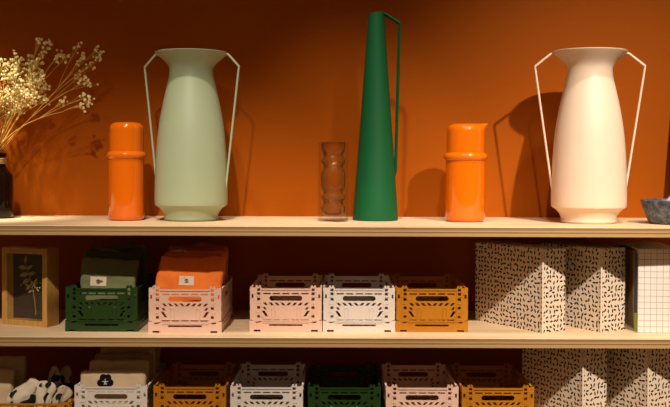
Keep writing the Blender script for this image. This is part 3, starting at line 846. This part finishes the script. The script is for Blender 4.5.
cloth_roll('cream cloth with big black blotches lying slanted, leftmost of the patterned cloths', W3(8, 410, 2.385), W3(40, 381, 2.41), 0.021, 0.022, 0.75, M['cow'], 1)
cloth_roll('cream and black blotched cloth bunched upright in the middle of the low crate', W3(41, 414, 2.38), W3(46, 381, 2.395), 0.018, 0.020, 0.8, M['cow'], 2)
cloth_roll('dark patterned cloth with its pointed tip standing up, left of two pointed tips', W3(54, 412, 2.43), W3(54.5, 366, 2.44), 0.026, 0.009, 0.6, M['cow_dark'], 3)
cloth_roll('dark patterned cloth with its pointed tip leaning right against the white crate', W3(60, 412, 2.462), W3(68, 366, 2.472), 0.024, 0.009, 0.6, M['cow_dark'], 4)
cloth_roll('small grey patterned cloth lying in front beside the white crate of canvas bags', W3(55, 408, 2.385), W3(69, 388, 2.40), 0.013, 0.015, 0.7, M['cow_dark'], 5)

# ------------------------------------------------------------------ file boxes
def uv_box(me):
    uv = me.uv_layers.new(name='UVMap')
    for p in me.polygons:
        n = p.normal
        for li in p.loop_indices:
            c = me.vertices[me.loops[li].vertex_index].co
            if abs(n.z) > .7: q = (c.x + 3, c.y + 7)
            elif abs(n.y) > abs(n.x): q = (c.x, c.z)
            else: q = (c.y + 5, c.z + 0.013)
            uv.data[li].uv = q
def file_box(label, corner, rz, w, d, h, mat=None, contents=False):
    """magazine file: spine (w wide) towards local -Y, body running back d; origin at the front left corner"""
    mat = mat or M['speckle']
    t = thing('file_box', label, 'file box', corner, rz, 'file boxes' )
    th = 0.0022
    bm = bmesh.new()
    def wall(c, s): add_box(bm, c, s)
    wall((w / 2, th / 2, h / 2), (w, th, h))                         # spine
    if not contents:
        wall((th / 2, d / 2, h / 2), (th, d, h)) 
    wall((w - th / 2, d / 2, h / 2), (th, d, h))
    wall((w / 2, d / 2, h - th / 2), (w - .0002, d - .0002, th))
    wall((w / 2, d / 2, th / 2), (w - .0002, d - .0002, th))
    if contents: wall((w / 2, d - th / 2, h / 2), (w, th, h))
    o = obj('shell', bm, mat, t); uv_box(o.data)
    bm = bmesh.new(); add_box(bm, (w / 2, d / 2 if contents else d - 0.012, h / 2), (w - 2 * th, 0.002, h - 2 * th) if not contents else (0.002, d - 2 * th, h - 2 * th)); obj('lining', bm, M['card_inside'], t)
    if not contents:
        bm = bmesh.new(); add_box(bm, (0.0, 0.0, h / 2), (0.0042, 0.0042, h - 0.0006), Matrix.Rotation(PI / 4, 4, 'Z')); bevel_all(bm, 0.0005, 1)
        p = obj('corner_tape', bm, M['card_plain'], t); p['label'] = 'plain pale corner tape'
    return t
rz = R(33)
file_box('black speckled cream file box on the middle shelf next to the mustard crate', (X(543.9, 2.379), 2.379, S2), R(33.5), 0.0755, 0.238, 0.1995)
file_box('black speckled cream file box on the middle shelf beside the grid-patterned one', (X(602.6, 2.393), 2.393, S2), rz, 0.0835, 0.215, 0.1990)
file_box('black speckled cream file box on the bottom shelf next to the mustard crate', (X(585, 2.36), 2.36, S3), R(31), 0.078, 0.212, 0.1995)
file_box('black speckled cream file box at the right end of the bottom shelf', (X(650.5, 2.36), 2.36, S3), R(31), 0.080, 0.212, 0.1995)
gx, gy = X(639.2, 2.388), 2.388
t = file_box('cream file box with a grey grid pattern at the right end of the middle shelf', (gx, gy, S2), R(-3.5), 0.105, 0.230, 0.1985, M['grid'], True)
GF = 'papers inside the grid file box'
def folder(label, dx, y0, w, d, h, mat, lean):
    bm = bmesh.new(); n = 10
    for k in range(n):      # gently bowed card
        y_a, y_b = d * k / n, d * (k + 1) / n
        xa, xb2 = -0.004 * math.sin(PI * k / n), -0.004 * math.sin(PI * (k + 1) / n)
        f = [bm.verts.new(p) for p in ((xa, y_a, 0), (xb2, y_b, 0), (xb2, y_b, h), (xa, y_a, h))]
        g = [bm.verts.new((v.co.x + w, v.co.y, v.co.z)) for v in f]
        for q in ((0, 1, 2, 3),): bm.faces.new([f[i] for i in q]); bm.faces.new([g[i] for i in reversed(q)])
        for i in range(4): bm.faces.new((f[i], f[(i + 1) % 4], g[(i + 1) % 4], g[i]))
    bmesh.ops.remove_doubles(bm, verts=list(bm.verts), dist=1e-6)
    o = obj('paper_folder', bm, mat, None, None, (gx + dx, gy + y0, S2 + 0.0026), (0, lean, R(-3.5)))
    return tag(o, label, 'folder', GF)
folder('brown card folder showing at the open side of the grid file box', 0.0075, 0.060, 0.004, 0.150, 0.188, M['folder_brown'], 0)
folder('slate blue folder just inside the open side of the grid file box', 0.0050, 0.010, 0.0030, 0.036, 0.184, M['folder_blue'], 0)
folder('lime green folder low in the open side of the grid file box', 0.0030, 0.014, 0.0016, 0.028, 0.042, M['folder_green'], 0)
folder('pale paper bundle between the folders in the grid file box', 0.016, 0.008, 0.012, 0.190, 0.186, M['paper'], 0)

# ------------------------------------------------------------------ light: ceiling spots of the shop
w = bpy.data.worlds.new('World'); SC.world = w; w.use_nodes = True
w.node_tree.nodes['Background'].inputs['Color'].default_value = (1.0, 0.62, 0.29, 1)
w.node_tree.nodes['Background'].inputs['Strength'].default_value = 0.12
def spot(loc, aim, watts, size, blend=0.6, rad=0.035, col=(1.0, 0.86, 0.70)):
    l = bpy.data.lights.new('ceiling_spot', 'SPOT'); l.energy = watts; l.spot_size = R(size); l.spot_blend = blend
    l.shadow_soft_size = rad; l.color = col
    o = bpy.data.objects.new('ceiling_spot', l); COL.objects.link(o); o.location = loc
    o.rotation_euler = (Vector(aim) - Vector(loc)).to_track_quat('-Z', 'Y').to_euler()
    return o
# front row of track spots
spot((1.15, 0.30, ZC + 1.62), (0.78, 2.45, S1 + 0.02), 375, 36, 1.0)
spot((0.22, 0.25, ZC + 1.62), (0.42, 2.40, S1 - 0.26), 180, 28, 1.0)
spot((-0.45, 0.25, ZC + 1.62), (-0.48, 2.42, S1 - 0.22), 270, 29, 1.0)
# row of spots nearer the wall
spot((-0.95, 2.08, ZC + 1.50), (-0.94, 2.56, S1 + 0.15), 285, 21, 1.0)
spot((-0.38, 1.78, ZC + 1.50), (-0.30, 2.50, S1 - 0.02), 66, 29, 1.0)
spot((0.02, 1.70, ZC + 1.50), (0.06, 2.56, S1 + 0.06), 95, 31, 1.0)
spot((0.80, 1.78, ZC + 1.50), (0.62, 2.48, S1 - 0.02), 58, 32, 1.0)

# ------------------------------------------------------------------ camera
cd = bpy.data.cameras.new('camera'); cam = bpy.data.objects.new('camera', cd); COL.objects.link(cam)
cd.sensor_fit = 'HORIZONTAL'; cd.sensor_width = 36.0; cd.lens = F * 36.0 / 670.0
pitch = R(1.0)
cam.matrix_world = Matrix.Translation((0, 0, ZC)) @ Matrix.Rotation(R(-0.17), 4, 'Z') @ Matrix.Rotation(PI / 2 - pitch, 4, 'X') @ Matrix.Rotation(R(0.246), 4, 'Z')
cd.shift_y = -(203.5 - 162.0 - F * math.tan(pitch)) / 670.0
cd.clip_start = 0.05
SC.camera = cam

vs = SC.view_settings
vs.view_transform = 'Standard'; vs.look = 'None'; vs.gamma = 1.0; vs.exposure = 0.0; vs.use_curve_mapping = False
